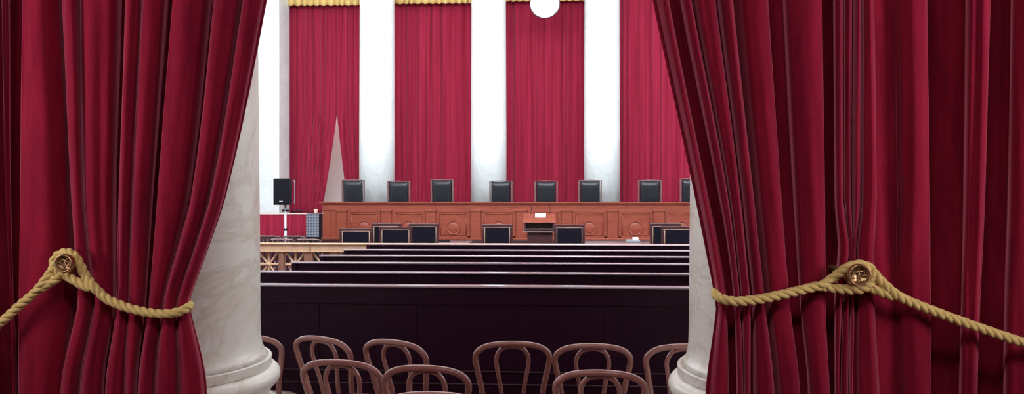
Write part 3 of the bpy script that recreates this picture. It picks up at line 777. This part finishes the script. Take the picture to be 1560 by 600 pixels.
# ------------------------------------------------------------------ clock
KY = 21.3
c = P(830, 5.5, KY); cr_ = 22.5 / F * KY
root = thing('hanging_clock', c, 'round glowing white clock hanging before the middle drape', 'clock')
obj('dial', lathe(bmesh.new(), [(0, -0.05), (cr_ * 0.6, -0.045), (cr_ * 0.97, -0.03), (cr_ * 0.97, -0.01)], 56, axis='y'), M['dial'], root, True)
obj('rim', lathe(bmesh.new(), [(cr_ * 0.95, -0.02), (cr_ * 0.98, -0.045), (cr_ * 1.02, -0.04), (cr_ * 1.03, 0.02), (cr_ * 0.9, 0.09), (0, 0.10)], 56, axis='y'), M['clock_rim'], root, True)
obj('hanging_rod', tube(bmesh.new(), [(0, 0.03, cr_), (0, 0.03, RH - c.z)], 0.012, 8), M['bronze_dark'], root, True)

# ------------------------------------------------------------------ lectern
LY = 17.2
x0, x1 = X(797, LY), X(846, LY); cx = (x0 + x1) / 2; hw = (x1 - x0) / 2
zz = lambda y: Z(820, y, LY)
root = thing('lectern', (cx, LY, 0), 'reddish wooden lectern with dark shelves in front of the long bench', 'lectern')
bm = bmesh.new(); prism(bm, [(-0.02, zz(339.5)), (-0.02, zz(338)), (0.36, zz(327) + 0.02), (0.36, zz(339.5))], 'x', -hw, hw)
obj('desk_top', bm, M['bench'], root, bevel=0.006)
obj('side_panel', B((-hw + 0.02, -hw + 0.06, 0.0, 0.36, zz(354), zz(339.5))), M['dark_wood'], root)
obj('side_panel', B((hw - 0.06, hw - 0.02, 0.0, 0.36, zz(354), zz(339.5))), M['dark_wood'], root)
obj('back_board', B((-hw + 0.06, hw - 0.06, 0.30, 0.34, zz(354), zz(339.5))), M['dark_wood'], root)
obj('shelf', B((-hw, hw - 0.04, -0.03, 0.36, zz(349.5), zz(348))), M['brown_wood'], root, bevel=0.004)
obj('shelf', B((-hw - 0.01, hw - 0.04, -0.05, 0.36, zz(354), zz(352))), M['brown_wood'], root, bevel=0.004)
obj('pedestal', B((-hw + 0.09, hw - 0.06, 0.04, 0.32, 0.06, zz(354))), M['dark_wood'], root, bevel=0.008)
obj('foot', B((-hw + 0.04, hw - 0.02, -0.04, 0.38, 0, 0.06)), M['dark_wood'], root, bevel=0.01)
ang = math.atan2(zz(327) + 0.02 - zz(338), 0.38)
c = Vector((X(823, LY), LY + 0.245, zz(338) + math.tan(ang) * 0.265 + 0.012))
o = obj('notepad', B((-0.115, 0.115, -0.09, 0.09, -0.010, 0.012)), M['paper'], None, bevel=0.003, loc=c); o.rotation_euler = (ang, 0, 0)
prop(o, 'white pad of paper lying on top of the lectern', 'paper')
bm = tube(bmesh.new(), cr([(0, 0, 0), (0.01, 0, 0.10), (0.0, -0.04, 0.18), (-0.02, -0.10, 0.22)], 6), 0.006, 8); tube(bm, [(-0.02, -0.10, 0.22), (-0.025, -0.13, 0.23)], 0.012, 8)
for px_, lab in ((808, 'thin microphone on the left of the lectern'), (837, 'thin microphone on the right of the lectern')):
    b2 = bm.copy()
    o = obj('microphone', b2, M['dark_wood'], None, True, loc=(X(px_, LY), LY + 0.33, zz(338) + math.tan(ang) * 0.35)); prop(o, lab, 'microphone', 'microphones on the lectern')
bm.free()

# ------------------------------------------------------------------ counsel tables and their black chairs
def table(xa, xb, Y0, Y1, z, label):
    root = thing('counsel_table', ((xa + xb) / 2, (Y0 + Y1) / 2, 0), label, 'table', 'long dark tables before the bench')
    hx = (xb - xa) / 2; hy = (Y1 - Y0) / 2
    obj('tabletop', B((-hx, hx, -hy, hy, z - 0.04, z)), M['brown_wood'], root, bevel=0.008)
    obj('apron', B((-hx + 0.08, hx - 0.08, -hy + 0.08, hy - 0.08, z - 0.14, z - 0.04)), M['dark_wood'], root)
    for sx_ in (-1, 1):
        for sy in (-1, 1):
            obj('leg', lathe(bmesh.new(), [(0.025, 0), (0.035, 0.05), (0.03, 0.3), (0.04, z - 0.16), (0.04, z - 0.13)], 16, (sx_ * (hx - 0.12), sy * (hy - 0.12), 0)), M['dark_wood'], root, True)
table(X(556, 14.9), X(716, 14.9), 14.55, 15.3, 0.775, 'long dark table behind the four black chairs at the left')
table(X(872, 14.9), X(1085, 14.9), 14.55, 15.3, 0.775, 'long dark table behind the chairs at the right, below the medallions')
def make_square(label, w=0.56, H=1.10):
    root = thing('upholstered_chair', (0, 0, 0), label, 'chair', 'black square backed chairs at the tables')
    z0 = 0.60
    obj('back_frame', B((-w / 2, w / 2, 0, 0.045, H - 0.05, H), (-w / 2, -w / 2 + 0.05, 0, 0.045, z0 - 0.14, H - 0.05), (w / 2 - 0.05, w / 2, 0, 0.045, z0 - 0.14, H - 0.05), (-w / 2 + 0.05, w / 2 - 0.05, 0, 0.045, z0, z0 + 0.05)), M['dark_wood'], root, bevel=0.006)
    obj('backrest', B((-w / 2 + 0.05, w / 2 - 0.05, -0.012, 0.06, z0 + 0.05, H - 0.05)), M['black_pad'], root, bevel=0.012)
    bm = bmesh.new(); a = w / 2 - 0.052; r = 0.0055
    tube(bm, [(-a, -0.006, z0 + 0.052), (-a, -0.006, H - 0.052)], r, 6); tube(bm, [(a, -0.006, z0 + 0.052), (a, -0.006, H - 0.052)], r, 6)
    tube(bm, [(-a, -0.006, H - 0.052), (a, -0.006, H - 0.052)], r, 6); tube(bm, [(-a, -0.006, z0 + 0.052), (a, -0.006, z0 + 0.052)], r, 6)
    obj('piping', bm, M['piping'], root, True)
    obj('seat', B((-w / 2 + 0.02, w / 2 - 0.02, 0.03, 0.52, 0.38, 0.47)), M['black_pad'], root, bevel=0.02)
    for x_ in (-w / 2 + 0.035, w / 2 - 0.035):
        for y_ in (0.022, 0.48): obj('leg', B((x_ - 0.022, x_ + 0.022, y_ - 0.02, y_ + 0.02, 0, 0.46)), M['dark_wood'], root, bevel=0.004)
    return root
sq = None
SQ = [(542, 347.5, 13.15, 'black square backed chair nearest the left end of the pews'),
      (588.5, 340, 14.0, 'black square backed chair peeking out behind two others at the left'),
      (602.5, 345.5, 13.25, 'black square backed chair second from the left, in front of its neighbours'),
      (645.5, 340.5, 14.0, 'black square backed chair at the right end of the left group'),
      (757.5, 341.5, 14.0, 'lone black square backed chair left of the lectern'),
      (867.5, 342, 14.0, 'lone black square backed chair touching the right side of the lectern'),
      (1014, 340, 14.0, 'black square backed chair behind another at the right'),
      (1034, 344.5, 13.25, 'black square backed chair in front, cut off by the right marble column')]
for px, py, Y, lab in SQ:
    zt_ = Z(px, py, Y); s = zt_ / 1.10
    loc = (X(px, Y), Y, 0)
    if sq is None: sq = make_square(lab); q = sq; q.location = loc
    else: q = dup(sq, loc, 0, lab)
    q.scale = (1.0 if Y < 13.5 else 0.96, 1, s)
# small items on the tables
c = P(968, 368, 15.0)
bm = B((-0.13, 0.13, -0.08, 0.08, 0, 0.05)); o = obj('desk_device', bm, M['grey'], None, bevel=0.015, loc=(c.x - 0.05, c.y, 0.775)); prop(o, 'grey device on the right table, under a cream box', 'device')
o = obj('tissue_box', B((-0.05, 0.05, -0.04, 0.04, 0, 0.04)), M['paper'], None, bevel=0.004, loc=(c.x, c.y, 0.825)); prop(o, 'small cream box sitting on the grey device', 'box')
c = P(668, 367, 15.0)
o = obj('desk_lamp_base', B((-0.17, 0.17, -0.05, 0.05, 0, 0.03)), M['speaker'], None, bevel=0.01, loc=(c.x + 0.05, c.y, 0.775)); o.name = 'desk_device'; prop(o, 'flat black device on the left table beside the last black chair', 'device')
